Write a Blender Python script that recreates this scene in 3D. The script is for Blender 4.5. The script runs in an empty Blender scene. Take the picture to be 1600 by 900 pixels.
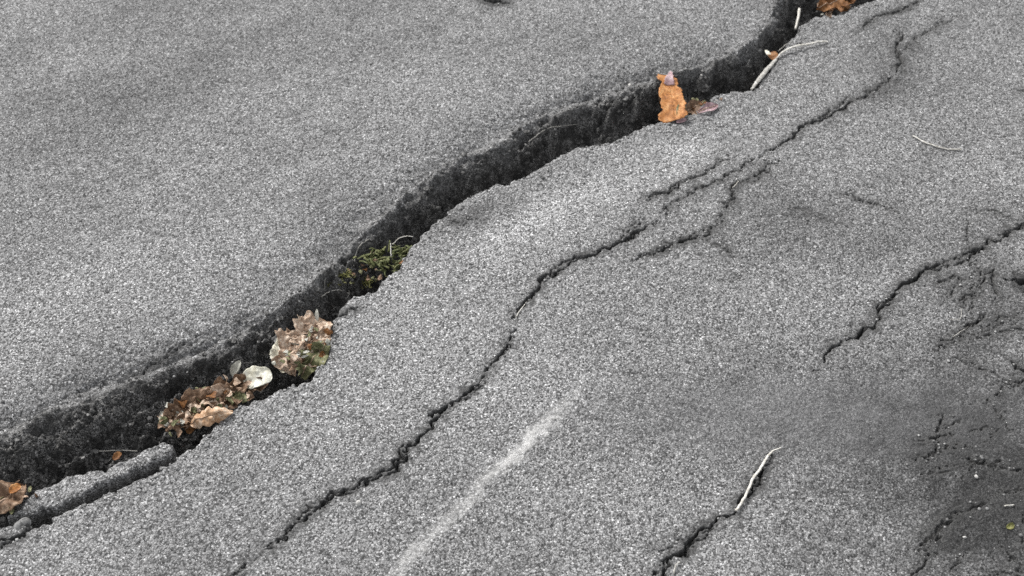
import bpy, math, random
import numpy as np
from mathutils import Vector

random.seed(7)
RNG = np.random.default_rng(11)
SC = bpy.context.scene
COL = SC.collection
R = math.radians

# ------------------------------------------------------------------ camera, sky, sun, exposure
CAM_H, PITCH, LENS = 1.60, 47.0, 45.0
cd = bpy.data.cameras.new('camera')
cam = bpy.data.objects.new('camera', cd); COL.objects.link(cam)
cam.location = (0, 0, CAM_H)
cam.rotation_euler = (R(90 - PITCH), 0, 0)
cd.lens = LENS; cd.sensor_width = 36; cd.clip_start = 0.02; cd.clip_end = 500
cd.dof.use_dof = True; cd.dof.focus_distance = 2.05; cd.dof.aperture_fstop = 5.6
SC.camera = cam

SUN_EL, SUN_AZ = 48.0, -35.0          # azimuth measured from +Y (away from camera), negative = left
w = bpy.data.worlds.new('World'); SC.world = w; w.use_nodes = True
nt = w.node_tree
bg = nt.nodes['Background']
sky = nt.nodes.new('ShaderNodeTexSky'); sky.sky_type = 'NISHITA'; sky.sun_disc = False
sky.sun_elevation = R(SUN_EL); sky.sun_rotation = R(SUN_AZ)
sky.air_density = 1.0; sky.dust_density = 3.0
hs = nt.nodes.new('ShaderNodeHueSaturation'); hs.inputs['Saturation'].default_value = 0.12
nt.links.new(sky.outputs[0], hs.inputs['Color']); nt.links.new(hs.outputs[0], bg.inputs[0])
bg.inputs[1].default_value = 0.13

sd = bpy.data.lights.new('sun', 'SUN'); sd.energy = 1.5; sd.angle = R(14); sd.color = (1, 0.975, 0.94)
sun = bpy.data.objects.new('sun', sd); COL.objects.link(sun)
az, el = R(SUN_AZ), R(SUN_EL)
sv = Vector((math.sin(az) * math.cos(el), math.cos(az) * math.cos(el), math.sin(el)))
sun.rotation_euler = sv.to_track_quat('Z', 'Y').to_euler(); sun.location = sv * 20

vs = SC.view_settings
SC.display_settings.display_device = 'sRGB'
vs.view_transform = 'Standard'; vs.look = 'None'; vs.exposure = 1.03; vs.gamma = 1; vs.use_curve_mapping = False
SC.cycles.use_denoising = False
SC.cycles.max_bounces = 6

# ------------------------------------------------------------------ photo position -> ground position
PI_, TAN = math.pi, 18.0 / LENS
cp, sp = math.cos(R(PITCH)), math.sin(R(PITCH))
def ray(px, py):
    a = (px - 800) / 800 * TAN; b = (450 - py) / 800 * TAN
    return np.array([a, cp + b * sp, -sp + b * cp])
def G(px, py, z=0.0):
    d = ray(px, py); t = (z - CAM_H) / d[2]
    return np.array([d[0] * t, d[1] * t, z])
def GL(pts, z=0.0):
    return np.array([G(p[0], p[1], z)[:2] for p in pts])

# ------------------------------------------------------------------ noise
def _h(ix, iy, seed):
    n = (ix.astype(np.int64) * 374761393 + iy.astype(np.int64) * 668265263 + seed * 974634777) & 0xFFFFFFFF
    n = ((n ^ (n >> 13)) * 1274126177) & 0xFFFFFFFF
    n = n ^ (n >> 16)
    return (n & 0xFFFF).astype(np.float32) / 32767.5 - 1.0
def vn(x, y, s, seed=0):
    x = x / s; y = y / s
    xi = np.floor(x); yi = np.floor(y)
    fx = (x - xi).astype(np.float32); fy = (y - yi).astype(np.float32)
    fx = fx * fx * (3 - 2 * fx); fy = fy * fy * (3 - 2 * fy)
    xi = xi.astype(np.int64); yi = yi.astype(np.int64)
    a = _h(xi, yi, seed); b = _h(xi + 1, yi, seed); c = _h(xi, yi + 1, seed); d = _h(xi + 1, yi + 1, seed)
    return (a + (b - a) * fx) * (1 - fy) + (c + (d - c) * fx) * fy
def fbm(x, y, s, o=3, seed=0):
    r = 0; a = 1.0; t = 0
    for k in range(o):
        r = r + a * vn(x + 17.3 * k, y - 9.1 * k, s / 2 ** k, seed + k); t += a; a *= 0.55
    return r / t
def ss(a, b, x):
    t = np.clip((x - a) / (b - a), 0, 1)
    return t * t * (3 - 2 * t)

# ------------------------------------------------------------------ the crack lines
NEAR = [(-900, 1500), (-600, 1260), (-350, 1060), (-150, 925), (-60, 862), (0, 827), (19, 823), (47, 823), (56, 825), (79, 812), (101, 797), (142, 784),
        (154, 773), (180, 767), (191, 758), (234, 743), (249, 730), (284, 707), (300, 696), (320, 678), (351, 651), (378, 633), (422, 618),
        (458, 602), (484, 591), (498, 575), (511, 553), (520, 522), (525, 494), (530, 482), (542, 467), (550, 463), (573, 459), (593, 448),
        (600, 435), (607, 423), (623, 415), (638, 393), (647, 380), (657, 369), (670, 357), (693, 335), (724, 310), (774, 287), (815, 277), (846, 260),
        (868, 246), (896, 233), (946, 224), (977, 213), (999, 199), (1041, 190), (1071, 178), (1089, 172), (1104, 159), (1122, 147), (1146, 141),
        (1176, 140), (1191, 129), (1206, 108), (1215, 88), (1227, 69), (1246, 56), (1250, 40), (1260, 33), (1278, 24), (1305, 20), (1329, 13), (1365, 0),
        (1420, -22), (1520, -60), (1680, -120), (1900, -170), (2200, -215)]
FAR = [(-900, 1200), (-600, 1010), (-350, 860), (-150, 752), (-60, 705), (0, 672), (60, 642), (130, 607), (200, 585), (240, 572), (300, 548), (350, 524), (400, 498), (440, 472), (475, 446),
       (505, 418), (530, 392), (560, 364), (590, 338), (620, 310), (650, 286), (690, 258), (740, 231), (790, 208), (830, 186), (870, 162),
       (920, 146), (975, 133), (1020, 119), (1060, 107), (1100, 95), (1150, 80), (1180, 66), (1195, 42), (1208, 18), (1222, -6), (1250, -30),
       (1320, -62), (1450, -100), (1650, -150), (1900, -185), (2200, -222)]
# (points, half width m, depth m, soil spread m)
HAIR = [
 ([(200, 1040), (330, 930), (370, 897), (400, 873), (430, 852), (450, 832), (470, 812), (490, 795), (505, 788), (525, 781), (550, 769), (570, 757), (597, 748), (615, 740),
   (625, 722), (640, 700), (655, 682), (675, 660), (690, 645), (700, 632), (715, 620), (740, 602), (750, 585), (765, 568), (785, 549), (797, 528), (803, 515)], 0.0034, 0.016, 1.6),
 ([(797, 500), (808, 484), (822, 471), (836, 455), (850, 438), (872, 424), (896, 411), (937, 396), (978, 376), (1011, 356), (1044, 339)], 0.0044, 0.016, 1.6),
 ([(487, 797), (500, 783), (525, 775), (545, 763)], 0.004, 0.012, 1.5),
 ([(676, 655), (684, 640), (700, 628)], 0.006, 0.014, 1.4),
 ([(1044, 339), (1048, 323), (1072, 306), (1092, 300)], 0.0036, 0.010, 1.6),
 ([(1000, 319), (1030, 306), (1056, 296), (1075, 286), (1093, 275), (1126, 255), (1150, 246)], 0.0026, 0.009, 1.5),
 ([(1192, 240), (1216, 228), (1241, 213), (1249, 203), (1282, 189), (1303, 177), (1344, 156), (1372, 140)], 0.0036, 0.013, 1.7),
 ([(1216, 245), (1192, 263), (1179, 277), (1147, 290), (1142, 308), (1138, 335), (1118, 360), (1097, 374), (1048, 384), (1023, 397), (990, 409)], 0.0030, 0.010, 1.9),
 ([(1398, 117), (1407, 93), (1401, 72), (1412, 50)], 0.0045, 0.010, 2.2),
 ([(1332, 51), (1359, 33), (1389, 21), (1410, 12), (1450, -5)], 0.003, 0.007, 1.8),
 ([(1720, 285), (1650, 325), (1600, 350), (1570, 370), (1525, 390), (1470, 413), (1435, 427), (1400, 450), (1388, 470), (1370, 500), (1350, 517), (1310, 538), (1290, 562), (1275, 578)], 0.0042, 0.014, 1.9),
 ([(1215, 700), (1195, 730), (1170, 770), (1151, 793), (1133, 807), (1098, 820), (1080, 842), (1058, 872), (1035, 900), (1000, 940), (960, 985)], 0.0044, 0.014, 2.0),
 ([(1098, 820), (1070, 836), (1048, 858), (1030, 868)], 0.003, 0.008, 2.0),
 ([(1552, 425), (1532, 440), (1530, 452), (1520, 461), (1495, 476)], 0.0028, 0.009, 1.8),
 ([(1540, 492), (1520, 505), (1490, 530), (1460, 552)], 0.0026, 0.009, 1.6),
 ([(1700, 735), (1600, 762), (1556, 771), (1529, 789), (1489, 811), (1462, 833), (1430, 860)], 0.0016, 0.006, 3.6),
 ([(1640, 600), (1596, 575), (1570, 562)], 0.003, 0.009, 1.8),
 ([(1520, 335), (1545, 330), (1575, 336)], 0.0012, 0.004, 1.8),
 ([(170, 602), (195, 588), (230, 562), (270, 540), (310, 522)], 0.0016, 0.006, 1.6),
 ([(0, 852), (30, 838), (56, 824)], 0.004, 0.012, 1.5),
 ([(525, 492), (545, 486), (560, 482)], 0.002, 0.008, 1.4),
 ([(690, 335), (720, 345), (750, 338)], 0.0016, 0.004, 1.6),
 ([(1588, 442), (1598, 437), (1616, 440)], 0.011, 0.022, 1.6),
 ([(752, -2), (772, 1), (792, 3)], 0.006, 0.012, 1.4),
 ([(1072, 306), (1110, 290), (1150, 268), (1192, 242)], 0.0026, 0.008, 1.5),
 ([(960, 385), (985, 362), (1005, 345)], 0.0014, 0.006, 1.5),
 ([(1097, 374), (1130, 385), (1150, 402)], 0.0012, 0.004, 1.8),
 ([(1500, 25), (1440, 55), (1412, 78), (1404, 95)], 0.0014, 0.005, 2.2),
 ([(1398, 117), (1372, 140), (1344, 156)], 0.0018, 0.006, 2.4),
 ([(1225, 325), (1265, 338), (1310, 352)], 0.0006, 0.002, 2.4),
]
# tone patches on the old surface: (px, py, rx, ry, rot deg, amount) lighter > 0, darker < 0
_wr = random.Random(4)
for _k in range(38):                     # crazing of the worn surface at the right
    _x, _y = (_wr.uniform(1400, 1660), _wr.uniform(380, 930)) if _k < 34 else (_wr.uniform(1250, 1640), _wr.uniform(0, 360))
    _a = R(_wr.choice([-32, -32, -30, 25, -70]) + _wr.uniform(-18, 18)); _n = _wr.randint(3, 6); _p = [(_x, _y)]
    for _ in range(_n):
        _a += _wr.uniform(-.45, .45); _x += 17 * math.cos(_a); _y += 17 * math.sin(_a); _p.append((_x, _y))
    HAIR.append((_p, _wr.uniform(.0008, .0019), .006, _wr.uniform(1.4, 2.4)))
PATCH = [(880, 330, 170, 34, -26, .55), (1075, 240, 40, 18, -20, .55), (760, 560, 260, 150, -30, .22), (190, 420, 240, 70, -25, .16),
         (590, 470, 70, 60, -20, .2), (840, 335, 90, 24, -28, .35),
         (770, 330, 60, 22, -15, -.35), (1240, 340, 90, 45, 10, -.3), (120, 200, 300, 80, -30, -.22), (420, 90, 330, 55, -12, -.10), (900, 70, 200, 40, -10, -.12),
         (1610, 830, 220, 165, 22, -.88), (1540, 640, 280, 80, -5, -.30), (1500, 330, 200, 300, 0, -.08), (1545, 785, 120, 30, -32, -.7), (1570, 480, 70, 60, 0, -.16), (1250, 480, 330, 130, -25, -.10), (750, 40, 300, 60, -5, -.12), (1240, 660, 260, 70, -5, -.22), (1510, 500, 120, 70, -25, -.18), (1350, 860, 160, 60, -20, -.2), (1400, 100, 60, 60, -60, -.25),  # lower right corner: dark stain plus lens vignetting painted into the tone
         (1596, 440, 14, 14, 0, -1.2), (772, 2, 22, 8, 0, -1.0), (300, 860, 400, 70, -25, -.10), (60, 60, 260, 60, -20, -.18), (1530, 60, 110, 70, -20, -.1)]
PALE = [([(930, 575), (905, 605), (870, 645), (830, 685), (790, 720), (740, 770), (690, 820), (650, 860), (610, 905)], 0.0115)]

# ------------------------------------------------------------------ ground sheet: one grid, fine where the camera looks, wide to the horizon
def axis(a, b, step0, step1, semi, semistep, far):
    out = [a]
    while out[-1] < b:
        out.append(out[-1] + step0 + (step1 - step0) * (out[-1] - a) / (b - a))
    for lim, st in ((b + semi, semistep),):
        while out[-1] < lim: out.append(out[-1] + st)
    st = semistep
    while out[-1] < far: st *= 1.09; out.append(out[-1] + st)
    lo = [a]
    while lo[-1] > a - semi: lo.append(lo[-1] - semistep)
    st = semistep
    while lo[-1] > -far: st *= 1.09; lo.append(lo[-1] - st)
    return np.array(lo[:0:-1] + out)
XS = axis(-1.18, 1.18, .0017, .0017, .45, .0045, 120)
YS = axis(0.90, 2.42, .0013, .0026, .35, .0045, 120)
nx, ny = len(XS), len(YS)
X, Y = np.meshgrid(XS, YS)

def warp(x, y):
    wx = 0.0065 * fbm(x, y, .035, 2, 3) + 0.0038 * vn(x, y, .009, 5) + 0.0017 * vn(x, y, .0042, 8)
    wy = 0.0065 * fbm(x, y, .035, 2, 13) + 0.0038 * vn(x, y, .009, 15) + 0.0017 * vn(x, y, .0042, 18)
    return x + wx, y + wy
WX, WY = warp(X, Y)

def pdist(line, reach):
    """distance of every grid point to a polyline (inf beyond reach)"""
    D = np.full(X.shape, 9.0, np.float32)
    for p, q in zip(line[:-1], line[1:]):
        x0, x1 = min(p[0], q[0]) - reach, max(p[0], q[0]) + reach
        y0, y1 = min(p[1], q[1]) - reach, max(p[1], q[1]) + reach
        i0, i1 = np.searchsorted(XS, (x0, x1)); j0, j1 = np.searchsorted(YS, (y0, y1))
        if i1 <= i0 or j1 <= j0: continue
        sx, sy = WX[j0:j1, i0:i1] - p[0], WY[j0:j1, i0:i1] - p[1]
        e = q - p; L = e @ e + 1e-12
        t = np.clip((sx * e[0] + sy * e[1]) / L, 0, 1)
        d = np.hypot(sx - t * e[0], sy - t * e[1])
        D[j0:j1, i0:i1] = np.minimum(D[j0:j1, i0:i1], d)
    return D
def inside(poly):
    x0, y0 = poly.min(0) - .03; x1, y1 = poly.max(0) + .03
    i0, i1 = np.searchsorted(XS, (x0, x1)); j0, j1 = np.searchsorted(YS, (y0, y1))
    M = np.zeros(X.shape, bool)
    sx, sy = WX[j0:j1, i0:i1], WY[j0:j1, i0:i1]
    m = np.zeros(sx.shape, bool)
    for p, q in zip(poly, np.roll(poly, -1, 0)):
        if abs(p[1] - q[1]) < 1e-9: continue
        c = ((p[1] > sy) != (q[1] > sy)) & (sx < (q[0] - p[0]) * (sy - p[1]) / (q[1] - p[1]) + p[0])
        m ^= c
    M[j0:j1, i0:i1] = m
    return M

FAR = [(x - 3, y - 7) for x, y in FAR]
nearl, farl = GL(NEAR), GL(FAR)
DN, DF = pdist(nearl, .35), pdist(farl, .35)
INS = inside(np.vstack([nearl, farl[::-1]]))
fars = (~INS) & (DF < DN)
wid = DF + DN
T = DF / np.maximum(wid, 1e-6)
# undulating old surface
Z = 0.0045 * vn(X, Y, .55, 31) * ss(.02, .25, np.minimum(DN, DF)) + 0.0022 * vn(X, Y, .21, 33) + 0.0012 * vn(X, Y, .07, 35)
damp = np.exp(-(np.hypot(X, Y - 1.5) / 6) ** 2)
Z = Z * damp
grain = 0.0007 * vn(X, Y, .0062, 41) + 0.0006 * vn(X, Y, .0036, 43)
fine = (np.abs(X) < 1.7) & (Y > .5) & (Y < 2.9)
Z = Z + grain * fine
# along-crack rough wall
ca, sa = math.cos(R(36)), math.sin(R(36))
U, V = X * ca + Y * sa, -X * sa + Y * ca
rough = 0.019 * fbm(U / 3.0, V, .022, 3, 51) + 0.012 * fbm(X, Y, .014, 2, 55) + 0.004 * vn(X, Y, .0045, 57) + 0.010 * vn(U / 2.2, V, .05, 58)
Dm = np.clip(1.25 * wid + 0.012, 0, .135)
f = ss(.02, .78, T + (.15 * vn(U / 3.2, V, .020, 52) + .08 * vn(U / 2.4, V, .009, 53) + .05 * vn(X, Y, .012, 54)) * ss(0, .12, T) * (1 - .55 * ss(.09, .15, wid)))
wallw = ss(-.02, .22, T)
Zc = -Dm * f + rough * wallw - 0.03 * ss(.80, .97, T) 
shoulder = -(.010 + .014 * ss(.07, .16, wid)) * np.exp(-DF / .032) + .35 * rough * np.exp(-DF / .007)
Z = np.where(INS, Z + shoulder + Zc, np.where(fars, Z + shoulder, Z))
# crumbled lip of the near slab
lip = np.exp(-(DN / .0045)) * 0.005
Z = np.where((~INS) & (~fars), Z - lip, Z)
# masks for the materials
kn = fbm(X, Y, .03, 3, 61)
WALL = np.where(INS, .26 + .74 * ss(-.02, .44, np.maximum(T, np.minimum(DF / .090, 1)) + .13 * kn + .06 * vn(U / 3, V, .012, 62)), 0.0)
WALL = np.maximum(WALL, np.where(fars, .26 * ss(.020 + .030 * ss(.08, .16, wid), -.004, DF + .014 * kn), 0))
CH_PX = [(11, 802), (39, 779), (56, 766), (81, 753), (105, 742), (131, 736), (165, 731), (180, 719), (206, 714), (221, 703), (244, 694), (259, 688),
         (266, 696), (266, 710), (258, 715), (242, 723), (223, 729), (202, 736), (186, 745), (157, 756), (140, 765), (118, 773), (99, 784), (88, 795),
         (70, 794), (48, 798), (24, 802)]
# hairline cracks
HM = np.zeros(X.shape, np.float32)
STRANDS = []
for k, (pts, hw, dep, spread) in enumerate(HAIR):
    L = GL(pts)
    seg = np.linalg.norm(np.diff(L, axis=0), axis=1); cs = np.concatenate([[0], np.cumsum(seg)])
    m = max(int(cs[-1] / .012), 4); tt = np.linspace(0, cs[-1], m)
    F = np.stack([np.interp(tt, cs, L[:, 0]), np.interp(tt, cs, L[:, 1])], -1)
    F[1:-1] += RNG.normal(0, .0022, (m - 2, 2))
    STRANDS.append((k, F, hw * .40, dep, spread, 1.0))
    # a thinner strand that leaves the main one and joins it again
    off = np.interp(tt, np.linspace(0, cs[-1], max(int(cs[-1] / .055), 3)), RNG.normal(0, .0085, max(int(cs[-1] / .055), 3)))
    E = F + off[:, None] * np.array([-.62, .78]) + RNG.normal(0, .0022, (m, 2))
    STRANDS.append((k + 40, E, hw * .26, dep * .6, spread * .9, .8))
for k, L, hw, dep, spread, amt in STRANDS:
    d = pdist(L, .06)
    a = d < .058
    xx, yy = X[a], Y[a]; dd = d[a]
    e0 = np.hypot(xx - L[0, 0], yy - L[0, 1]); e1 = np.hypot(xx - L[-1, 0], yy - L[-1, 1])
    tap = .30 + .70 * ss(0, min(.06, .22 * np.hypot(*(L[-1] - L[0]))), np.minimum(e0, e1))
    run = np.clip(.95 + .75 * vn(xx, yy, .075, 70 + k) + .5 * vn(xx, yy, .017, 190 + k), .38 if k < 40 else 0.0, 2.2) * tap
    hv = np.maximum(hw * run, .00015)
    cut = ss(hv * 1.25, hv * .5, dd + .0016 * vn(xx, yy, .0045, 230 + k) + .0008 * vn(xx, yy, .0025, 250 + k)) * np.clip(run * 1.6, 0, 1)
    thin = ss(.0002, .0011, hw)
    tap = tap * (.45 + .55 * thin)
    Z[a] -= dep * cut + 0.0009 * np.exp(-dd / .006) * tap * amt * thin
    q = dd + .0042 * vn(xx, yy, .0065, 110 + k) + .0045 * vn(xx, yy, .026, 130 + k)
    so = np.maximum(cut, amt * (.74 * ss(.0070 * spread, .0005, q) + .30 * ss(.016 * spread, .002, q)) * tap * np.clip(.35 + .6 * run, 0, 1))
    HM[a] = np.maximum(HM[a], np.clip(so, 0, 1))
# patches, pale scuff
TONE = 0.10 * fbm(X, Y, .30, 3, 151) * damp + .06 * vn(U / 3, V, .06, 155)
for (px, py, rx, ry, rot, amt) in PATCH:
    c = G(px, py)[:2]; e = G(px + 10, py)[:2] - c; kx = np.hypot(*e) / 10
    e2 = G(px, py + 10)[:2] - c; ky = np.hypot(*e2) / 10
    r = R(-rot); gx, gy = (X - c[0]) / kx, (Y - c[1]) / ky
    uu, vv = gx * math.cos(r) + gy * math.sin(r), -gx * math.sin(r) + gy * math.cos(r)
    q = (uu / rx) ** 2 + (vv / ry) ** 2
    TONE += amt * .55 * np.exp(-q * (1 + .4 * kn))
PM = np.zeros(X.shape, np.float32)
for pts, hw in PALE:
    L = GL(pts); d = pdist(L, .09); tape = ss(.0, .16, np.hypot(X - L[0, 0], Y - L[0, 1])) * (1 - .45 * ss(.22, .0, np.hypot(X - L[-1, 0], Y - L[-1, 1])))
    PM = np.maximum(PM, ss(hw * 1.45, 0, d + .004 * kn + .004 * vn(X, Y, .006, 160)) * tape * np.clip(.66 + .28 * vn(X, Y, .06, 161) + .25 * vn(X, Y, .0042, 163), 0, 1))

c = G(1290, 645)[:2]; gx, gy = X - c[0], Y - c[1]
SILT = np.exp(-((gx / .34) ** 2 + (gy / .085) ** 2) ** 1.5) * np.clip(.95 + .5 * kn, 0, 1)
# ------------------------------------------------------------------ helpers for objects
def link(name, me, parent=None):
    o = bpy.data.objects.new(name, me); COL.objects.link(o)
    if parent is not None: o.parent = parent
    return o
def tag(o, label, cat, group=None):
    o['label'] = label; o['category'] = cat
    if group: o['group'] = group
    return o
def mesh(name, v, f, mat, smooth=True):
    me = bpy.data.meshes.new(name)
    me.from_pydata([tuple(map(float, p)) for p in v], [], [tuple(map(int, q)) for q in f])
    me.materials.append(mat)
    if smooth: me.shade_smooth()
    me.update()
    return me

class NT:
    def __init__(s, name):
        s.m = bpy.data.materials.new(name); s.m.use_nodes = True
        s.t = s.m.node_tree; s.b = s.t.nodes['Principled BSDF']
    def n(s, typ, **kw):
        nd = s.t.nodes.new(typ)
        for k, v in kw.items():
            if k.startswith('_'): setattr(nd, k[1:], v)
            else: nd.inputs[k.replace('__', ' ')].default_value = v
        return nd
    def l(s, a, b): s.t.links.new(a, b)
    def ramp(s, fac, stops, interp='LINEAR'):
        r = s.t.nodes.new('ShaderNodeValToRGB'); r.color_ramp.interpolation = interp
        e = r.color_ramp.elements
        while len(e) < len(stops): e.new(.5)
        for q, (p, c) in zip(e, stops):
            q.position = p; q.color = (*(c if hasattr(c, '__len__') else (c, c, c)), 1)
        s.l(fac, r.inputs[0]); return r.outputs[0]
    def mix(s, fac, a, b, typ='MIX'):
        m = s.t.nodes.new('ShaderNodeMix'); m.data_type = 'RGBA'; m.blend_type = typ
        for i, v in ((0, fac), (6, a), (7, b)):
            if hasattr(v, 'is_output'): s.l(v, m.inputs[i])
            else: m.inputs[i].default_value = v if i == 0 else (*(v if hasattr(v, '__len__') else (v, v, v)), 1)
        return m.outputs[2]
    def math(s, op, a, b=0.0, clamp=False):
        m = s.t.nodes.new('ShaderNodeMath'); m.operation = op; m.use_clamp = clamp
        for i, v in ((0, a), (1, b)):
            if hasattr(v, 'is_output'): s.l(v, m.inputs[i])
            else: m.inputs[i].default_value = v
        return m.outputs[0]

def asphalt_material():
    a = NT('weathered_asphalt')
    co = a.n('ShaderNodeTexCoord').outputs['Object']
    at = a.n('ShaderNodeAttribute', _attribute_name='surf')
    sep = a.n('ShaderNodeSeparateColor'); a.l(at.outputs['Color'], sep.inputs[0])
    wall, tone, pale = sep.outputs
    soil = at.outputs['Alpha']
    warpn = a.n('ShaderNodeTexNoise', Scale=420.0, Detail=1.0); a.l(co, warpn.inputs['Vector'])
    sc1 = a.n('ShaderNodeVectorMath', _operation='SCALE'); a.l(warpn.outputs['Color'], sc1.inputs[0]); sc1.inputs['Scale'].default_value = .0016
    add = a.n('ShaderNodeVectorMath', _operation='ADD'); a.l(co, add.inputs[0]); a.l(sc1.outputs[0], add.inputs[1])
    P = add.outputs[0]
    def vor(scale, feat='F1'):
        v = a.n('ShaderNodeTexVoronoi', Scale=scale); v.feature = feat; a.l(P, v.inputs['Vector']); return v
    v1 = vor(365.0); v2 = vor(620.0); v3 = vor(135.0)
    s1 = a.n('ShaderNodeSeparateColor'); a.l(v1.outputs['Color'], s1.inputs[0])
    s2 = a.n('ShaderNodeSeparateColor'); a.l(v2.outputs['Color'], s2.inputs[0])
    s3 = a.n('ShaderNodeSeparateColor'); a.l(v3.outputs['Color'], s3.inputs[0])
    c1 = a.ramp(s1.outputs[0], [(0, .012), (.24, .045), (.40, .155), (.68, .25), (.92, .37), (1, .62)])
    c2 = a.ramp(s2.outputs[1], [(0, .012), (.28, .05), (.48, .18), (.88, .35), (1, .60)])
    col = a.mix(a.ramp(s1.outputs[1], [(.50, .15), (.56, .85)]), c1, c2)
    # bitumen between the stones
    edge = a.ramp(v1.outputs['Distance'], [(.40, 0.0), (.78, 1.0)])
    col = a.mix(a.math('MULTIPLY', edge, .62), col, (.045, .0445, .044))
    # a few larger stones
    big = a.math('MULTIPLY', a.ramp(s3.outputs[0], [(.80, 0), (.83, 1)]), a.ramp(v3.outputs['Distance'], [(.22, 1), (.36, 0)]))
    col = a.mix(a.math('MULTIPLY', big, .75), col, a.ramp(s3.outputs[1], [(0, .06), (.5, .24), (1, .46)]))
    # wear, stains and painted corner falloff: tone carried by the surface (0.5 = neutral)
    nz = a.n('ShaderNodeTexNoise', Scale=38.0, Detail=4.0, Roughness=.65); a.l(co, nz.inputs['Vector'])
    tn = a.math('ADD', tone, a.math('MULTIPLY', a.math('SUBTRACT', nz.outputs['Fac'], .5), .44))
    gain = a.ramp(tn, [(0, .15), (.25, .52), (.5, 1.0), (.75, 1.36), (1, 1.62)])
    col = a.mix(1.0, col, gain, 'MULTIPLY')
    # fine grey silt washed over the stones in one shallow patch
    si = a.n('ShaderNodeAttribute', _attribute_name='silt').outputs['Fac']
    col = a.mix(a.math('MULTIPLY', si, .52), col, a.mix(s2.outputs[1], (.070, .070, .071), (.165, .165, .167)))
    # dusty fines in the pores of the lighter, worn areas
    col = a.mix(a.math('MULTIPLY', pale, .80), col, a.mix(.25, (.62, .615, .60), c2))
    # exposed bitumen and soil of the broken face
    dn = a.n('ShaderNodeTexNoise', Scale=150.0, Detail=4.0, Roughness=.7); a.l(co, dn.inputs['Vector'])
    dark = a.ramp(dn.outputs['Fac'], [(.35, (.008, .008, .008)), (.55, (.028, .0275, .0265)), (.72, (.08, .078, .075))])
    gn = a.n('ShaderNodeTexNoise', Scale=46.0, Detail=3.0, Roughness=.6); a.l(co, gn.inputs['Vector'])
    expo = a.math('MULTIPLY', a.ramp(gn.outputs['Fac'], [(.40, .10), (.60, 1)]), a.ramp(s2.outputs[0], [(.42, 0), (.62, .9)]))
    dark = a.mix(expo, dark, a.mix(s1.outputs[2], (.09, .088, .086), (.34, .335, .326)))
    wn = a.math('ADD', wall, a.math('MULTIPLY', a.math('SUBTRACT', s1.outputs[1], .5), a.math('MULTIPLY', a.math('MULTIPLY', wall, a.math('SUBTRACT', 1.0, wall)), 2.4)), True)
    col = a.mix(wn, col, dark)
    sl = a.mix(s2.outputs[2], (.021, .021, .0205), (.072, .0715, .070))
    so = a.math('ADD', soil, a.math('MULTIPLY', a.math('SUBTRACT', s2.outputs[1], .5), a.math('MULTIPLY', a.math('MULTIPLY', soil, a.math('SUBTRACT', 1.0, soil)), 2.6)), True)
    col = a.mix(a.math('MULTIPLY', so, .92), col, sl)
    a.l(col, a.b.inputs['Base Color'])
    a.b.inputs['Roughness'].default_value = .82
    a.b.inputs['Specular IOR Level'].default_value = .32
    hgt = a.math('ADD', a.math('MULTIPLY', a.math('SUBTRACT', 1.0, v1.outputs['Distance']), .7), a.math('MULTIPLY', a.math('SUBTRACT', 1.0, v2.outputs['Distance']), .35))
    hgt = a.math('ADD', hgt, a.math('MULTIPLY', s1.outputs[2], .45))
    bp = a.n('ShaderNodeBump', Strength=.85, Distance=.0017); a.l(hgt, bp.inputs['Height'])
    a.l(bp.outputs[0], a.b.inputs['Normal'])
    return a.m
ASPH = asphalt_material()

def grid_mesh(name, x, y, z, surf, cellmask=None, silt=None):
    h, w_ = x.shape
    co = np.stack([x, y, z], -1).reshape(-1, 3).astype(np.float32)
    idx = np.arange(h * w_).reshape(h, w_)
    q = np.stack([idx[:-1, :-1], idx[:-1, 1:], idx[1:, 1:], idx[1:, :-1]], -1).reshape(-1, 4)
    if cellmask is not None: q = q[cellmask.reshape(-1)]
    me = bpy.data.meshes.new(name)
    me.vertices.add(len(co)); me.vertices.foreach_set('co', co.ravel())
    me.loops.add(len(q) * 4); me.loops.foreach_set('vertex_index', q.ravel().astype(np.int32))
    me.polygons.add(len(q)); me.polygons.foreach_set('loop_start', np.arange(0, len(q) * 4, 4, dtype=np.int32))
    me.update(calc_edges=True)
    at = me.attributes.new('surf', 'FLOAT_COLOR', 'POINT')
    at.data.foreach_set('color', surf.reshape(-1, 4).astype(np.float32).ravel())
    if silt is not None:
        a2 = me.attributes.new('silt', 'FLOAT', 'POINT'); a2.data.foreach_set('value', silt.ravel().astype(np.float32))
    me.materials.append(ASPH)
    me.shade_smooth()
    return me
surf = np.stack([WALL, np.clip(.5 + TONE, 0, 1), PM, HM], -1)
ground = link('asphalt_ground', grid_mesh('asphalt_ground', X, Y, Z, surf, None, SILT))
ground['kind'] = 'structure'

# ------------------------------------------------------------------ height lookup and ray to the surface
def H(x, y):
    i = int(np.clip(np.searchsorted(XS, x) - 1, 0, nx - 2)); j = int(np.clip(np.searchsorted(YS, y) - 1, 0, ny - 2))
    a = (x - XS[i]) / (XS[i + 1] - XS[i]); b = (y - YS[j]) / (YS[j + 1] - YS[j])
    return (Z[j, i] * (1 - a) + Z[j, i + 1] * a) * (1 - b) + (Z[j + 1, i] * (1 - a) + Z[j + 1, i + 1] * a) * b
def S(px, py, up=0.0):
    """the point of the ground surface seen at a place of the photograph, raised by up"""
    d = ray(px, py); o = np.array([0, 0, CAM_H])
    t = (0.03 - CAM_H) / d[2]
    for _ in range(600):
        p = o + d * t
        if p[2] <= H(p[0], p[1]): break
        t += .0015
    p = o + d * t
    return np.array([p[0], p[1], p[2] + up])

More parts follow.
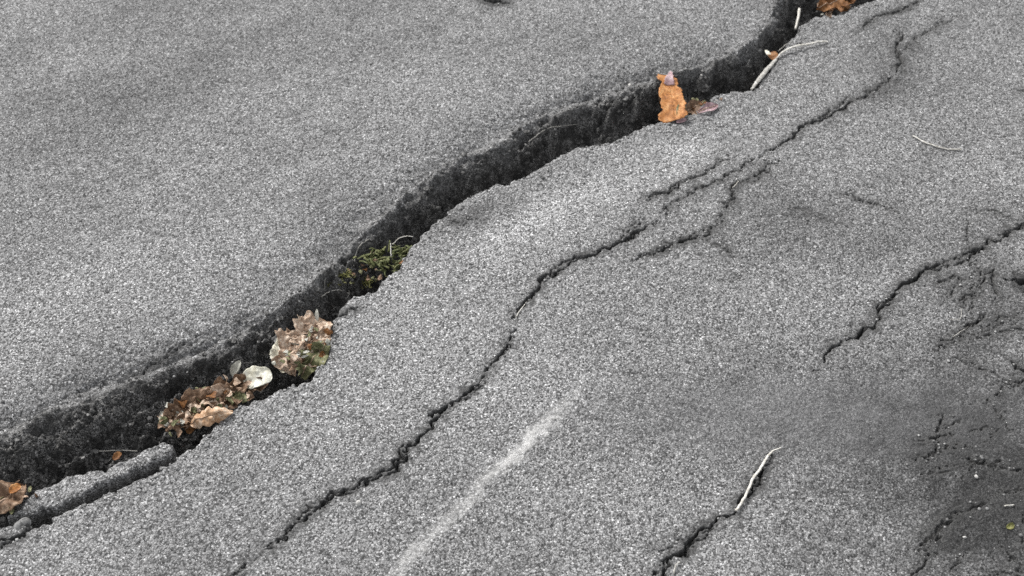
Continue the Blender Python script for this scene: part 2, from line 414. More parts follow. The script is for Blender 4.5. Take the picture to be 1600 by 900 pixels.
# ------------------------------------------------------------------ broken slab piece in the wide end of the crack
def slab_chunk():
    ztop = -0.007
    poly = GL(CH_PX, ztop)
    x0, y0 = poly.min(0) - .02; x1, y1 = poly.max(0) + .02
    xs = np.arange(x0, x1, .0015); ys = np.arange(y0, y1, .0015)
    x, y = np.meshgrid(xs, ys)
    wx = x + .004 * vn(x, y, .018, 203) + .0022 * vn(x, y, .006, 205)
    wy = y + .004 * vn(x, y, .018, 213) + .0022 * vn(x, y, .006, 215)
    m = np.zeros(x.shape, bool); d = np.full(x.shape, 9.0)
    for p, q in zip(poly, np.roll(poly, -1, 0)):
        e = q - p; t = np.clip(((wx - p[0]) * e[0] + (wy - p[1]) * e[1]) / (e @ e + 1e-12), 0, 1)
        d = np.minimum(d, np.hypot(wx - p[0] - t * e[0], wy - p[1] - t * e[1]))
        if abs(e[1]) > 1e-9:
            m ^= ((p[1] > wy) != (q[1] > wy)) & (wx < e[0] * (wy - p[1]) / e[1] + p[0])
    sd = np.where(m, d, -d)
    z = ztop + .004 * vn(x, y, .05, 221) + .0008 * vn(x, y, .0062, 223) + .0006 * vn(x, y, .0036, 224)
    z -= .006 * np.exp(-np.clip(sd, 0, 1) / .003)
    fall = ss(0, -.0045, sd)
    z = z - .10 * fall + .006 * fall * vn(x, y, .01, 227)
    surf = np.zeros(x.shape + (4,))
    surf[..., 0] = ss(.02, .25, fall); surf[..., 1] = .47 + .06 * vn(x, y, .05, 229); surf[..., 3] = 0
    k = sd > -.012
    cm = k[:-1, :-1] & k[1:, :-1] & k[:-1, 1:] & k[1:, 1:]
    o = link('asphalt_chunk', grid_mesh('asphalt_chunk', x, y, z, surf, cm))
    import bmesh
    bm = bmesh.new(); bm.from_mesh(o.data)
    bmesh.ops.delete(bm, geom=[v for v in bm.verts if not v.link_faces], context='VERTS')
    be = [e for e in bm.edges if e.is_boundary]
    r = bmesh.ops.extrude_edge_only(bm, edges=be)
    vv = [g for g in r['geom'] if isinstance(g, bmesh.types.BMVert)]
    for v in vv: v.co.z = -.165
    bmesh.ops.contextual_create(bm, geom=[e for e in bm.edges if e.is_boundary])
    bm.to_mesh(o.data); bm.free()
    tag(o, 'long broken strip of grey asphalt lying loose in the wide left end of the crack', 'asphalt piece')
slab_chunk()

# ------------------------------------------------------------------ plant materials
def leaf_material(name, c1, c2, c3, scale=60.0, trans=.25, rough=.6):
    a = NT(name)
    co = a.n('ShaderNodeTexCoord').outputs['Object']
    n1 = a.n('ShaderNodeTexNoise', Scale=scale, Detail=5.0, Roughness=.65); a.l(co, n1.inputs['Vector'])
    n2 = a.n('ShaderNodeTexNoise', Scale=scale * 6, Detail=3.0); a.l(co, n2.inputs['Vector'])
    col = a.ramp(n1.outputs['Fac'], [(.32, c1), (.5, c2), (.66, c3)])
    col = a.mix(.8, col, a.ramp(n2.outputs['Fac'], [(.3, .62), (.6, 1.1)]), 'MULTIPLY')
    n3 = a.n('ShaderNodeTexNoise', Scale=scale * 2.3, Detail=4.0); a.l(co, n3.inputs['Vector'])
    col = a.mix(a.math('MULTIPLY', a.ramp(n3.outputs['Fac'], [(.54, 0), (.62, 1)]), .55), col, c1)
    a.l(col, a.b.inputs['Base Color']); a.b.inputs['Roughness'].default_value = rough
    a.b.inputs['Specular IOR Level'].default_value = .3
    bp = a.n('ShaderNodeBump', Strength=.5, Distance=.001); a.l(n2.outputs['Fac'], bp.inputs['Height']); a.l(bp.outputs[0], a.b.inputs['Normal'])
    tr = a.n('ShaderNodeBsdfTranslucent'); a.l(col, tr.inputs['Color'])
    mx = a.n('ShaderNodeMixShader', Fac=trans); a.l(a.b.outputs[0], mx.inputs[1]); a.l(tr.outputs[0], mx.inputs[2])
    a.l(mx.outputs[0], a.t.nodes['Material Output'].inputs['Surface'])
    return a.m
M_ORANGE = leaf_material('orange_dry_leaf', (.20, .075, .02), (.46, .19, .055), (.62, .34, .14), 75)
M_TAN = leaf_material('tan_dry_leaf', (.28, .18, .12), (.58, .44, .33), (.80, .69, .57), 110)
M_BROWN = leaf_material('brown_dry_leaf', (.10, .058, .034), (.24, .15, .095), (.42, .30, .21), 90)
M_RUST = leaf_material('rust_dry_leaf', (.10, .04, .012), (.22, .095, .03), (.40, .20, .08), 70)
M_PALE = leaf_material('bleached_leaf', (.50, .47, .38), (.74, .72, .60), (.84, .83, .76), 60, .2)
M_BUFF = leaf_material('buff_dry_leaf', (.36, .19, .09), (.62, .42, .27), (.80, .66, .52), 80)
M_WHITE = leaf_material('white_bleached_leaf', (.52, .49, .38), (.80, .78, .66), (.86, .85, .76), 70, .12)
M_GREY = leaf_material('grey_bleached_leaf', (.34, .34, .29), (.52, .51, .45), (.70, .69, .63), 80, .2)
M_OLIVE = leaf_material('olive_dry_leaf', (.09, .10, .045), (.20, .20, .10), (.36, .35, .21), 90)
M_PINK = leaf_material('pinkish_dry_leaf', (.24, .14, .15), (.46, .32, .34), (.60, .47, .48), 70)
M_GRASS = leaf_material('olive_grass', (.05, .065, .022), (.13, .145, .055), (.27, .27, .13), 120, .3)
M_STRAW = leaf_material('bleached_straw', (.36, .34, .29), (.62, .60, .55), (.80, .79, .75), 160, .10)
M_STRAWD = leaf_material('grey_straw', (.20, .19, .17), (.38, .37, .34), (.58, .56, .53), 160, .10)
M_MOSS = leaf_material('yellow_green_moss', (.10, .11, .03), (.22, .22, .07), (.42, .40, .18), 250, .25)

def outline_oval(u): return math.sin(PI_ * min(max(u, 0), 1)) ** .7
def outline_long(u): return (math.sin(PI_ * u) ** .5) * (1 - .25 * u)
def outline_round(u): return max(1 - abs(2 * u - 1) ** 2.6, 0) ** .5
def outline_chip(u): return (1.0 - .28 * u) * (1 if .03 < u < .95 else .8)
def outline_strip(u): return .8 + .2 * math.sin(PI_ * u) if .02 < u < .98 else .62
def outline_lobed(u): return (math.sin(PI_ * u) ** .6) * (.84 + .16 * abs(math.sin(u * PI_ * 3.2)))

def frame(A, B, face):
    ax = B - A; L = np.linalg.norm(ax); ax = ax / L
    n = np.array(face, float); n = n - ax * (n @ ax); n /= np.linalg.norm(n)
    return ax, n, np.cross(n, ax), L
TOCAM = np.array([0, -.45, .85])

def leaf(label, A, B, width, mat, outline=outline_oval, curl=.3, bend=.1, crumple=.004, folds=0, seed=0, face=TOCAM, twist=0., stalk=0.0,
         name='dry_leaf', cat='leaf', rag=.18, nl=34, nw=18, group=None, rib=True, ribmat=None):
    """a dry leaf from A to B: blade with thickness, midrib and stalk as its parts"""
    A = np.array(A, float); B = np.array(B, float)
    ax, n, sd_, L = frame(A, B, face)
    rs = np.random.default_rng(seed + 500)
    us = np.linspace(0, 1, nl); top = np.zeros((nl, nw, 3))
    for i, u in enumerate(us):
        for j, v in enumerate(np.linspace(-1, 1, nw)):
            e = 1 + rag * float(vn(np.array([u * L * 1000 + seed * 31.]), np.array([math.copysign(7., v) + seed]), 13.0, seed)[0]) + .5 * rag * float(vn(np.array([u * L * 1000.]), np.array([math.copysign(3., v)]), 4.5, seed + 9)[0])
            hw = width / 2 * outline(u) * e
            x = v * hw
            tw = twist * (u - .5)
            cv = curl * width * .5 * (v * v) * outline(u)
            h = cv + bend * L * (1 - (2 * u - 1) ** 2)
            q = np.array([u * L * 1000 + seed * 13.7]), np.array([x * 1000 + seed * 5.1])
            nn = float(vn(*q, 16., seed + 3)[0]) + .55 * float(vn(*q, 7., seed + 4)[0]) + .3 * float(vn(*q, 3.5, seed + 5)[0])
            if folds: nn = nn * .6 + (1 - 2 * abs(((u * folds + .25 * v + .3 * float(vn(*q, 20., seed + 6)[0])) % 1) - .5) * 2)
            h += crumple * nn
            c_, s_ = math.cos(tw), math.sin(tw)
            top[i, j] = A + ax * (u * L + .3 * crumple * nn) + sd_ * (x * c_ - h * s_) + n * (h * c_ + x * s_)
    P = top.reshape(-1, 3)
    th = .0006
    fx = []
    N = nl * nw
    for i in range(nl - 1):
        for j in range(nw - 1):
            a, b, c, d = i * nw + j, i * nw + j + 1, (i + 1) * nw + j + 1, (i + 1) * nw + j
            fx.append((a, b, c, d)); fx.append((N + d, N + c, N + b, N + a))
    ring = [j for j in range(nw)] + [i * nw + nw - 1 for i in range(1, nl)] + [(nl - 1) * nw + j for j in range(nw - 2, -1, -1)] + [i * nw for i in range(nl - 2, 0, -1)]
    for a, b in zip(ring, ring[1:] + ring[:1]): fx.append((b, a, N + a, N + b))
    verts = np.vstack([P, P - n * th])
    base = A.copy()
    root = bpy.data.objects.new(name, None); COL.objects.link(root); root.location = base; root.empty_display_size = .01
    tag(root, label, cat, group)
    link('blade', mesh('blade', verts - base, fx, mat), root)
    if rib:
        mid = top[:, nw // 2] * .5 + top[:, nw // 2 - 1] * .5 + n * .0004
        pts = [m - base for m in mid[1:-2]]
        v, f_ = tube(pts, [.0010 * (1 - .6 * k / len(pts)) for k in range(len(pts))], 5)
        link('midrib', mesh('midrib', v, f_, ribmat or M_TAN), root)
        if stalk:
            s0 = mid[0] - base
            pts = [s0 + (-ax * stalk * k / 6 + n * (.10 * stalk * math.sin(k / 6 * 2.0))) for k in range(7)]
            v, f_ = tube(pts, [.0009] * 7, 5)
            link('leaf_stalk', mesh('leaf_stalk', v, f_, ribmat or M_TAN), root)
    return root

def tube(pts, rad, k=6, flat=1.0, up=(0, 0, 1)):
    pts = [np.array(p, float) for p in pts]
    v, f_ = [], []
    for i, p in enumerate(pts):
        d = pts[min(i + 1, len(pts) - 1)] - pts[max(i - 1, 0)]
        d /= np.linalg.norm(d) + 1e-12
        s = np.cross(d, up); s /= np.linalg.norm(s) + 1e-9; t = np.cross(s, d)
        for q in range(k):
            a = 2 * PI_ * q / k
            v.append(p + rad[i] * (math.cos(a) * s + flat * math.sin(a) * t))
    for i in range(len(pts) - 1):
        for q in range(k):
            f_.append((i * k + q, i * k + (q + 1) % k, (i + 1) * k + (q + 1) % k, (i + 1) * k + q))
    f_.append(tuple(range(k))[::-1]); f_.append(tuple(range((len(pts) - 1) * k, len(pts) * k)))
    return v, f_
def smooth_line(pts, n=6):
    pts = [np.array(p, float) for p in pts]
    if len(pts) < 3:
        return [pts[0] + (pts[1] - pts[0]) * t for t in np.linspace(0, 1, n + 1)]
    out = []
    for i in range(len(pts) - 1):
        p0, p1, p2, p3 = pts[max(i - 1, 0)], pts[i], pts[i + 1], pts[min(i + 2, len(pts) - 1)]
        for t in np.linspace(0, 1, n, endpoint=False):
            out.append(.5 * (2 * p1 + (p2 - p0) * t + (2 * p0 - 5 * p1 + 4 * p2 - p3) * t * t + (3 * p1 - p0 - 3 * p2 + p3) * t ** 3))
    return out + [pts[-1]]
def straw(label, pts, r0, r1, mat, flat=.55, name='dry_straw', cat='straw', wob=.0003, group=None, mid=None):
    pts = smooth_line(pts, 7)
    n = len(pts); rs = np.random.default_rng(len(label))
    pts = [p + rs.normal(0, wob, 3) * (0 < i < n - 1) for i, p in enumerate(pts)]
    base = pts[0].copy()
    rad = [(r0 + (r1 - r0) * i / (n - 1)) * (1 + .07 * rs.normal()) for i in range(n)]
    if mid: rad = [r + (mid - r) * math.sin(PI_ * i / (n - 1)) for i, r in enumerate(rad)]
    v, f_ = tube([p - base for p in pts], rad, 7, flat)
    o = link(name, mesh(name, v, f_, mat)); o.location = base
    return tag(o, label, cat, group)

# ------------------------------------------------------------------ leaves in and across the crack, right to left
NL, FL = (lambda x, y, u=.004: G(x, y, u)), S
# top edge of the photo
leaf('rust brown curled leaf wedged in the crack at its far top end', G(1276, 14, -.012), G(1338, -6, .0), .058, M_RUST, outline_lobed, .45, .12, .006, 3, 21, stalk=0)
straw('pale twig stub standing against the crack wall near the top', [G(1249, 14, -.010), G(1247, 28, -.012), G(1243, 45, -.008)], .0036, .0022, M_STRAW, 1.0, 'twig_stub', 'twig')
# bent stalk
straw('long bleached grass stalk bent from the crack onto the lighter slab', [G(1213, 92, .002), G(1222, 82, .008), G(1240, 73, .011), G(1262, 69, .009), G(1280, 65, .007), G(1294, 65, .005)], .0012, .0018, M_STRAW, .8, mid=.0024)
straw('thin grey fibre running beside the bent bleached stalk', [G(1216, 80, .001), G(1228, 70, .006), G(1238, 66, .005)], .0008, .0006, M_STRAWD, 1.0)
straw('wide grey flat grass blade sloping along the lip below the bent stalk', [G(1174, 140, .003), G(1186, 124, .004), G(1200, 107, .003), G(1213, 92, .0)], .0022, .0030, M_STRAWD, .4, 'dry_grass_blade', 'grass blade', mid=.0050)  # one broad dry grass blade, separate from the stalk above
leaf('small brown leaf scrap pinned under the bent bleached stalk', G(1203, 82, -.002), G(1212, 96, -.002), .022, M_RUST, outline_oval, .3, .1, .002, 0, 23, name='leaf_scrap', rib=False, nl=14, nw=8)
leaf('small white pointed leaf tip beside the brown scrap on the bent stalk', G(1195, 78, .002), G(1205, 90, -.004), .009, M_PALE, outline_oval, .2, .05, .001, 0, 24, name='leaf_scrap', rib=False, nl=12, nw=6)
# orange strip bridging the crack
leaf('upright orange brown strip of dry leaf bridging the dark crack', G(1055, 188, .006), G(1041, 118, .006), .050, M_ORANGE, outline_chip, .10, .05, .0022, 0, 25, rag=.34, twist=.5, nl=44, nw=22, ribmat=M_ORANGE)
leaf('dark brown leaf sliver lying behind the orange strip on its left', S(1030, 142, .006), S(1036, 170, .006), .020, M_BROWN, outline_long, .3, .1, .003, 0, 26, name='leaf_scrap', rib=False, nl=16, nw=8)
leaf('frayed pinkish shred sticking up from the top of the orange strip', G(1045, 132, .014), G(1048, 111, .016), .020, M_PINK, lambda u: .75 * (1 - u) ** .7 + .06, .3, .1, .002, 0, 27, name='leaf_scrap', rib=False, rag=.5, nl=16, nw=10)
leaf('pinkish dry leaf on the lip just right of the orange strip', G(1090, 176, .002), G(1123, 163, .006), .019, M_PINK, outline_lobed, .3, .10, .003, 0, 28, rag=.3)
leaf('brown curled leaf in the shadow between orange strip and pinkish leaf', G(1068, 176, -.006), G(1096, 164, -.010), .026, M_BROWN, outline_oval, .5, .12, .004, 0, 29)
leaf('small mauve scrap on the lip below the orange strip', G(1056, 191, .003), G(1073, 186, .003), .011, M_PINK, outline_oval, .3, .05, .002, 0, 30, name='leaf_scrap', rib=False, nl=12, nw=6)
leaf('olive dry leaf overlapping the lower right edge of the orange strip', G(1058, 181, .008), G(1069, 162, .004), .017, M_OLIVE, outline_oval, .3, .08, .002, 0, 31, name='leaf_scrap', rib=False, nl=14, nw=8)
# fibre on the far wall
straw('long pale rootlet lying along the dark wall in mid crack', [S(826, 224, .004), S(842, 212, .005), S(858, 203, .005), S(880, 199, .004), S(902, 196, .003)], .0008, .0006, M_STRAWD, 1.0, 'rootlet', 'root')

# tan crumpled heap beside the lip
leaf('large crumpled tan leaf with a ragged edge filling the crack bend', G(440, 580, -.026), G(512, 498, .006), .080, M_TAN, outline_round, .22, .05, .010, 0, 41, nl=60, nw=44, rag=.42)
leaf('bleached white leaf peeking out left of the large crumpled tan leaf', G(446, 584, -.034), G(449, 520, -.018), .046, M_PALE, outline_oval, .3, .10, .006, 0, 42, nl=30, nw=16, rag=.3)
leaf('olive brown crumpled leaf tucked under the tan leaf by the lip', G(470, 588, -.03), G(514, 536, -.004), .046, M_OLIVE, outline_long, .35, .1, .009, 3, 43, nl=34, nw=18)
leaf('thin pale spike of leaf standing above the large crumpled tan leaf', G(496, 505, .000), G(495, 482, .016), .006, M_GREY, outline_oval, .3, .05, .001, 0, 44, name='leaf_scrap', rib=False, nl=12, nw=6)
# white scrap and the long brown roll
leaf('crumpled white leaf scrap lying at the right end of the brown roll', G(378, 597, -.010), G(425, 584, -.006), .034, M_WHITE, outline_round, .25, .12, .0022, 0, 45, name='leaf_scrap', rib=False, nl=30, nw=20)
leaf('reddish brown leaf folded beneath the crumpled white scrap', G(381, 608, -.020), G(420, 597, -.014), .030, M_BROWN, outline_long, .4, .1, .006, 2, 46, nl=26, nw=14)
leaf('pale pointed leaf tip standing up left of the white scrap', G(362, 588, -.020), G(376, 563, .004), .016, M_GREY, outline_oval, .3, .1, .002, 0, 47, name='leaf_scrap', rib=False, nl=16, nw=8)
leaf('long brown rolled leaf lying lengthwise in the crack', G(254, 668, -.032), G(388, 594, -.014), .054, M_BROWN, outline_long, .6, .06, .010, 0, 48, nl=80, nw=30, rag=.55, ribmat=M_TAN)
leaf('tan brown crumpled leaf on top of the long brown roll', G(300, 636, -.016), G(372, 604, -.010), .034, M_TAN, outline_long, .5, .06, .008, 0, 49, nl=44, nw=18, rag=.55)
leaf('grey green leaf end at the left tip of the brown roll', G(248, 648, -.028), G(290, 664, -.036), .030, M_GREY, outline_oval, .45, .12, .006, 2, 50, nl=28, nw=16)
leaf('olive leaf showing along the upper side of the brown roll', G(286, 634, -.030), G(322, 612, -.026), .024, M_OLIVE, outline_long, .4, .1, .006, 2, 51, nl=26, nw=14)
leaf('curled buff leaf arching over the lip under the brown roll', G(296, 663, -.014), G(364, 642, .008), .028, M_BUFF, outline_lobed, -.9, .26, .006, 2, 52, nl=40, nw=18, rag=.45, ribmat=M_BROWN, stalk=.02)
leaf('dark rust leaf hanging in the gap below the brown roll', G(290, 672, -.045), G(312, 658, -.025), .024, M_RUST, outline_oval, .4, .1, .004, 0, 53, nl=18, nw=10)
# small things left
straw('thin pale needle lying across the loose asphalt strip', [S(150, 708, .004), S(182, 709, .009), S(216, 708, .006)], .0007, .0006, M_STRAW, 1.0, 'pine_needle', 'needle')
leaf('small brown leaf crumb beside the thin pale needle', G(176, 719, -.002), G(190, 707, .000), .011, M_RUST, outline_lobed, .3, .1, .002, 0, 54, name='leaf_scrap', rib=False, nl=12, nw=8)
straw('short pale stem under the small brown leaf crumb', [S(168, 726, .004), S(176, 719, .007)], .0008, .0007, M_STRAWD, 1.0)
leaf('brown dry leaf at the left end of the loose asphalt strip', G(-14, 800, -.012), G(40, 756, -.004), .050, M_BROWN, outline_oval, .3, .10, .005, 2, 55, ribmat=M_TAN)
leaf('mustard leaf scrap lying on the brown leaf by the loose strip', G(14, 770, .004), G(33, 758, .004), .014, M_ORANGE, outline_lobed, .3, .1, .002, 0, 56, name='leaf_scrap', rib=False, nl=14, nw=8)

# ------------------------------------------------------------------ grass and moss tufts in the crack
def tuft(label, px, py, n, hgt, spread, mat, seed, name='grass_tuft', cat='grass', lean=(0, -.1), r=.0011, z=None):
    rs = np.random.default_rng(seed)
    c = S(px, py) if z is None else G(px, py, z)
    v, f_ = [], []
    for _ in range(n):
        b = np.array([rs.normal(0, spread), rs.normal(0, spread * .6), -.004])
        d = np.array([rs.normal(lean[0], .5), rs.normal(lean[1], .5), rs.uniform(.5, 1.1)])
        L = hgt * rs.uniform(.45, 1.1); d = d / np.linalg.norm(d)
        dr = np.array([rs.normal(0, .35), rs.normal(0, .35), -rs.uniform(.2, .9)])
        pts = [b + d * L * t + dr * L * t * t * .6 for t in np.linspace(0, 1, 6)]
        tv, tf = tube(pts, [r * (1.25 - t) * rs.uniform(.8, 1.3) for t in np.linspace(0, 1, 6)], 4, .35)
        o = len(v); v += tv; f_ += [tuple(i + o for i in q) for q in tf]
    ob = link(name, mesh(name, v, f_, mat)); ob.location = c
    tag(ob, label, cat)
    return ob
tuft('largest dark green grass tuft growing in the crack at its narrow bend', 588, 402, 46, .026, .017, M_GRASS, 1, r=.0034, z=-.020)
tuft('green grass tuft leaning against the lip right of the largest tuft', 628, 391, 26, .028, .010, M_GRASS, 2, r=.0032, z=-.010)
tuft('low green tuft at the foot of the largest grass tuft', 606, 414, 36, .022, .014, M_GRASS, 3, r=.0026, z=-.014)
tuft('small yellow green moss tuft upper left of the grass', 537, 426, 50, .015, .008, M_MOSS, 4, 'moss_tuft', 'moss')
tuft('small yellow green moss tuft farthest left beside pale fibres', 519, 440, 50, .015, .008, M_MOSS, 5, 'moss_tuft', 'moss')
tuft('small yellow green moss tuft nearest the lip below the grass', 569, 440, 50, .015, .008, M_MOSS, 6, 'moss_tuft', 'moss')
straw('short upright pale straw standing in the green grass tuft', [G(611, 401, .0), G(610, 380, .014)], .0010, .0008, M_STRAW, 1.0)
straw('curved pale stem arching over the green grass towards the lip', [G(613, 382, .004), G(624, 372, .012), G(636, 369, .014), G(645, 370, .010)], .0008, .0007, M_STRAW, 1.0)
straw('pale curved root at the left edge of the grass hollow', [S(553, 418, .004), S(556, 402, .005), S(564, 386, .006), S(577, 377, .005)], .0013, .0009, M_STRAWD, 1.0, 'rootlet', 'root')
straw('pale arched fibre lying in front of the moss tufts', [S(503, 466, .004), S(514, 461, .008), S(530, 458, .008), S(547, 462, .004)], .0008, .0006, M_STRAW, 1.0)
straw('short grey fibre standing left of the moss tufts', [S(507, 455, .003), S(508, 445, .008), S(510, 438, .006)], .0008, .0006, M_STRAWD, 1.0)
straw('short twisted grey fibre below the moss by the lip', [S(541, 470, .004), S(546, 463, .006), S(545, 456, .005)], .0007, .0006, M_STRAWD, 1.0)

# ------------------------------------------------------------------ loose straws on the slab
straw('thin white curved straw lying alone on the open asphalt', [S(1426, 214, .003), S(1444, 224, .003), S(1464, 231, .003), S(1484, 235, .003), S(1502, 235, .003)], .0015, .0012, M_STRAW, .9)
straw('white flattened reed lying in the right hand crack', [G(1150, 798, .001), G(1158, 786, .004), G(1168, 768, .005), G(1176, 748, .005), G(1186, 735, .005), G(1192, 725, .004), G(1200, 712, .003), G(1209, 704, .002), G(1221, 699, .001)], .0021, .0005, M_STRAW, .45, mid=.0021)
straw('short pale straw at the bottom of the right hand crack', [S(1052, 898, .003), S(1056, 886, .005), S(1062, 880, .004)], .0014, .0009, M_STRAWD, .8)
straw('thin hooked fibre near the short crack at right', [S(1483, 500, .003), S(1499, 501, .004), S(1502, 484, .003)], .0007, .0006, M_STRAWD, 1.0)
straw('short straight fibre lying on the small crack at right', [S(1488, 529, .004), S(1500, 521, .004), S(1512, 513, .004)], .0007, .0006, M_STRAWD, 1.0)
straw('tiny white straw lying level on the dark stained corner', [S(1568, 792, .003), S(1576, 792, .004), S(1584, 791, .003)], .0009, .0008, M_STRAW, 1.0)
straw('pale fibre caught in the long middle crack', [S(806, 497, .004), S(820, 478, .004), S(829, 467, .003)], .0008, .0006, M_STRAW, 1.0)
straw('short pale fibre at the top of the branching crack', [S(1144, 296, .004), S(1150, 291, .006), S(1153, 285, .004)], .0008, .0006, M_STRAW, 1.0)
leaf('tiny yellow green leaf on the dark asphalt corner', S(1571, 826, .002), S(1584, 821, .003), .011, M_MOSS, outline_oval, .3, .15, .001, 0, 61, name='small_leaf', rib=False, nl=12, nw=8)

# ------------------------------------------------------------------ pebbles and grit
ICO_V = None
def stone_mesh(r, seed, sub=2):
    import bmesh
    bm = bmesh.new(); bmesh.ops.create_icosphere(bm, subdivisions=sub, radius=r)
    rs = np.random.default_rng(seed); sc = rs.uniform(.7, 1.25, 3); ph = rs.uniform(0, 9, 3)
    for v in bm.verts:
        p = np.array(v.co); k = 1 + .20 * math.sin(p[0] / r * 2.1 + ph[0]) * math.cos(p[1] / r * 2.6 + ph[1]) + .13 * math.sin(p[2] / r * 3.4 + ph[2])
        v.co = Vector(p * sc * k)
    V_ = [tuple(v.co) for v in bm.verts]; F_ = [tuple(v.index for v in q.verts) for q in bm.faces]
    bm.free(); return V_, F_
def stone_material(name, lo, hi):
    a = NT(name); co = a.n('ShaderNodeTexCoord').outputs['Object']
    n1 = a.n('ShaderNodeTexNoise', Scale=300.0, Detail=4.0); a.l(co, n1.inputs['Vector'])
    v = a.n('ShaderNodeTexVoronoi', Scale=140.0); a.l(co, v.inputs['Vector'])
    s = a.n('ShaderNodeSeparateColor'); a.l(v.outputs['Color'], s.inputs[0])
    col = a.ramp(s.outputs[0], [(0, lo), (.75, [x * .6 + y * .4 for x, y in zip(lo, hi)]), (1, hi)])
    col = a.mix(.7, col, a.ramp(n1.outputs['Fac'], [(.3, .6), (.65, 1.1)]), 'MULTIPLY')
    a.l(col, a.b.inputs['Base Color']); a.b.inputs['Roughness'].default_value = .85
    return a.m
M_STONE = stone_material('pale_stone', (.42, .41, .39), (.66, .65, .62))
M_GRIT = stone_material('mixed_grit', (.06, .06, .0595), (.40, .398, .39))
for k, (px, py, r, lab) in enumerate([
        (561, 787, .0048, 'pale pebble beside the bend of the long middle crack'),
        (1525, 746, .0030, 'oval white pebble on the dark asphalt corner'),
        (1507, 840, .0026, 'small pale pebble low on the dark asphalt corner'),
        (130, 716, .0030, 'pale pebble on the dark floor behind the loose strip'),
        (202, 735, .0034, 'tiny white pebble on the loose asphalt strip'),
        (1096, 119, .0030, 'tiny white pebble on the dark wall right of the orange strip'),
        (984, 134, .0034, 'white pebble on the upper rim of the crack'),
        (1285, 62, .0001, '')]):
    if not lab: continue
    v, f_ = stone_mesh(r, 70 + k)
    o = link('pebble', mesh('pebble', v, f_, M_STONE)); o.location = S(px, py, r * .45); tag(o, lab, 'pebble')
v, f_ = stone_mesh(.012, 91, 3)
o = link('asphalt_lump', mesh('asphalt_lump', v, f_, M_GRIT)); o.location = G(34, 823, -.010); tag(o, 'rounded lump of asphalt at the left end of the narrow gap', 'asphalt lump')

def grit():
    rs = np.random.default_rng(5)
    base = [stone_mesh(1.0, 300 + k, 1) for k in range(6)]
    V_, F_ = [], []
    def put(x, y, r, lift=.25):
        bv, bf = base[rs.integers(6)]
        a = rs.uniform(0, 6.28); c, s = math.cos(a), math.sin(a)
        z = H(x, y) + r * lift; o = len(V_)
        for p in bv: V_.append((x + r * (p[0] * c - p[1] * s), y + r * (p[0] * s + p[1] * c), z + r * .8 * p[2]))
        F_.extend(tuple(i + o for i in q) for q in bf)
    for _ in range(650):                              # loose grains on the slabs
        put(rs.uniform(-1.2, 1.2), rs.uniform(.9, 2.4), .0009 + .0016 * rs.random() ** 2)
    for line, n, sdv, lo, hi in ((nearl, 1100, .014, .0009, .0034), (farl, 380, .024, .001, .0032)):
        seg = np.linalg.norm(np.diff(line, axis=0), axis=1); cs = np.concatenate([[0], np.cumsum(seg)])
        a, b = cs[4], cs[-6]
        for _ in range(n):
            t = rs.uniform(a, b); i = min(np.searchsorted(cs, t) - 1, len(seg) - 1); q = line[i] + (line[i + 1] - line[i]) * ((t - cs[i]) / seg[i])
            put(q[0] + rs.normal(0, sdv), q[1] + rs.normal(0, sdv), lo + (hi - lo) * rs.random() ** 2.5)
    for pts, hw, dep, sprd in HAIR:                   # crumbs along the small cracks
        L = GL(pts); seg = np.linalg.norm(np.diff(L, axis=0), axis=1); n = int(seg.sum() * 90)
        cs = np.concatenate([[0], np.cumsum(seg)])
        for _ in range(n):
            t = rs.uniform(0, cs[-1]); i = min(max(np.searchsorted(cs, t) - 1, 0), len(seg) - 1); q = L[i] + (L[i + 1] - L[i]) * ((t - cs[i]) / seg[i])
            put(q[0] + rs.normal(0, .008), q[1] + rs.normal(0, .008), .0010 + .0018 * rs.random() ** 2)
    o = link('grit', mesh('grit', V_, F_, M_GRIT)); o['kind'] = 'stuff'
    o['label'] = 'loose grit and asphalt crumbs scattered along the cracks'; o['category'] = 'grit'
grit()

def crumbs():
    rs = np.random.default_rng(8)
    base = [stone_mesh(1.0, 400 + k, 1) for k in range(8)]
    V_, F_ = [], []
    vis = INS & (T < .72) & (np.abs(X) < 1.5) & (Y > .7) & (Y < 2.7)
    jj, ii = np.nonzero(vis)
    n = 5200
    pick = rs.integers(0, len(jj), n)
    for k in pick:
        j, i = jj[k], ii[k]; t = T[j, i]
        if rs.random() > .25 + t: continue
        r = .0011 + .0052 * rs.random() ** 3.2
        bv, bf = base[rs.integers(8)]; a = rs.uniform(0, 6.28); c, s = math.cos(a), math.sin(a); o = len(V_)
        for p in bv: V_.append((X[j, i] + r * (p[0] * c - p[1] * s), Y[j, i] + r * (p[0] * s + p[1] * c), Z[j, i] + r * .25 + r * .85 * p[2]))
        F_.extend(tuple(q + o for q in f0) for f0 in bf)
    o = link('crumbled_asphalt', mesh('crumbled_asphalt', V_, F_, stone_material('dark_crumbs', (.012, .012, .0115), (.24, .236, .228)), False)); o['kind'] = 'stuff'
    o['label'] = 'dark crumbled asphalt and soil on the broken wall of the main crack'; o['category'] = 'rubble'
crumbs()

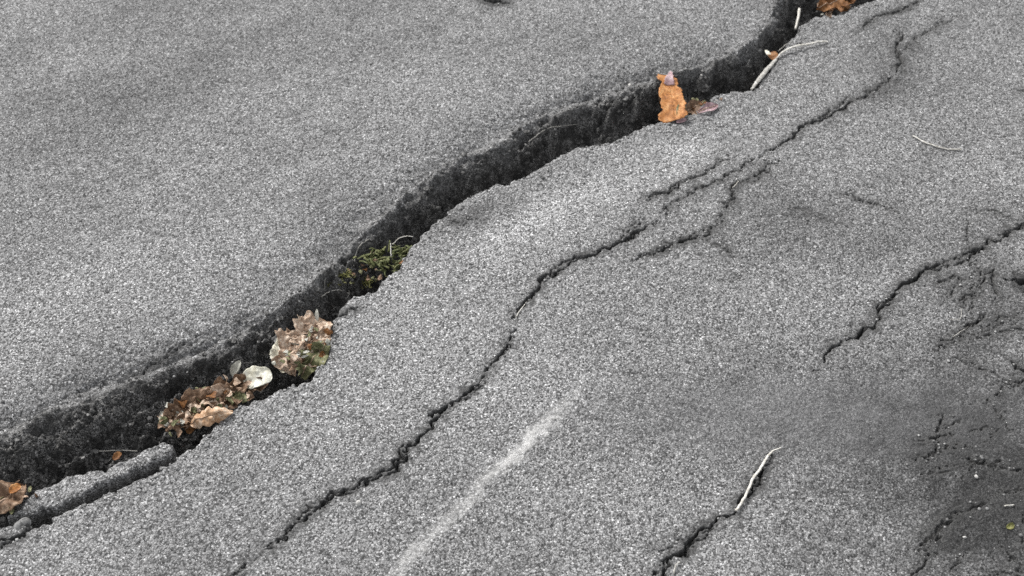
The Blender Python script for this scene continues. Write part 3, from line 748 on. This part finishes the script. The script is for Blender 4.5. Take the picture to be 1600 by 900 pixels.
def litter():
    rs = np.random.default_rng(12)
    mats = [M_BROWN, M_TAN, M_OLIVE, M_RUST, M_GREY]
    V_, F_, MI = [], [], []
    def shred(c, L, w_, mi):
        d = rs.normal(0, 1, 3); d[2] *= .45; d /= np.linalg.norm(d)
        n = rs.normal(0, .45, 3) + np.array([0, -.3, .9]); n -= d * (n @ d); n /= np.linalg.norm(n); sd_ = np.cross(n, d)
        o = len(V_); K = 6; cv = rs.normal(0, .25)
        for lay in (0, 1):
            for i in range(K):
                u = i / (K - 1); hw = w_ * .5 * (.25 + math.sin(PI_ * u)) * rs.uniform(.6, 1.3)
                for v in (-1, 0, 1):
                    V_.append(c + d * L * (u - .5) + sd_ * v * hw + n * (cv * L * (1 - (2 * u - 1) ** 2) + .3 * hw * abs(v) * (1 if cv > 0 else -1) + rs.normal(0, .0006) * (1 - lay) - .0005 * lay))
        N = K * 3
        for i in range(K - 1):
            for v in (0, 1):
                a = o + i * 3 + v; q = (a, a + 1, a + 4, a + 3)
                F_.append(q); F_.append(tuple(x + N for x in q[::-1])); MI.extend([mi, mi])
        ring = [0, 1, 2] + [i * 3 + 2 for i in range(1, K)] + [(K - 1) * 3 + 1, (K - 1) * 3] + [i * 3 for i in range(K - 2, 0, -1)]
        for a, b in zip(ring, ring[1:] + ring[:1]): F_.append((o + b, o + a, o + N + a, o + N + b)); MI.append(mi)
    def pile(pts, z0, z1, n, sx, Lm, wts):
        for _ in range(n):
            t = rs.random(); p = np.array(pts[0]) * (1 - t) + np.array(pts[1]) * t
            c = G(p[0] + rs.normal(0, sx), p[1] + rs.normal(0, sx * .8), z0 + (z1 - z0) * t + rs.normal(0, .004))
            c[2] = max(c[2], H(c[0], c[1]) + .002)
            L = Lm * rs.uniform(.4, 1.2); shred(c, L, L * rs.uniform(.25, .7), rs.choice(5, p=wts))
    pile([(262, 656), (388, 602)], -.018, -.004, 110, 12, .016, [.38, .22, .28, .06, .06])
    pile([(452, 564), (498, 514)], -.006, .004, 85, 11, .015, [.16, .46, .16, .02, .20])
    pile([(468, 576), (503, 538)], -.014, -.004, 45, 6, .014, [.25, .15, .5, .05, .05])
    pile([(1058, 172), (1100, 164)], -.008, -.004, 26, 7, .014, [.5, .1, .1, .28, .02])
    pile([(1285, 14), (1330, 0)], -.014, -.006, 26, 9, .018, [.4, .1, .0, .48, .02])
    pile([(0, 790), (36, 760)], -.012, .0, 26, 9, .014, [.5, .2, .1, .18, .02])
    pile([(540, 440), (612, 412)], -.03, -.02, 26, 14, .010, [.4, .1, .4, .05, .05])
    me = bpy.data.meshes.new('leaf_litter'); me.from_pydata([tuple(map(float, p)) for p in V_], [], F_)
    for m in mats: me.materials.append(m)
    me.polygons.foreach_set('material_index', np.array(MI, dtype=np.int32)); me.update()
    o = link('leaf_litter', me); o['kind'] = 'stuff'
    o['label'] = 'shredded brown and olive leaf litter lodged in the main crack'; o['category'] = 'leaf litter'
litter()
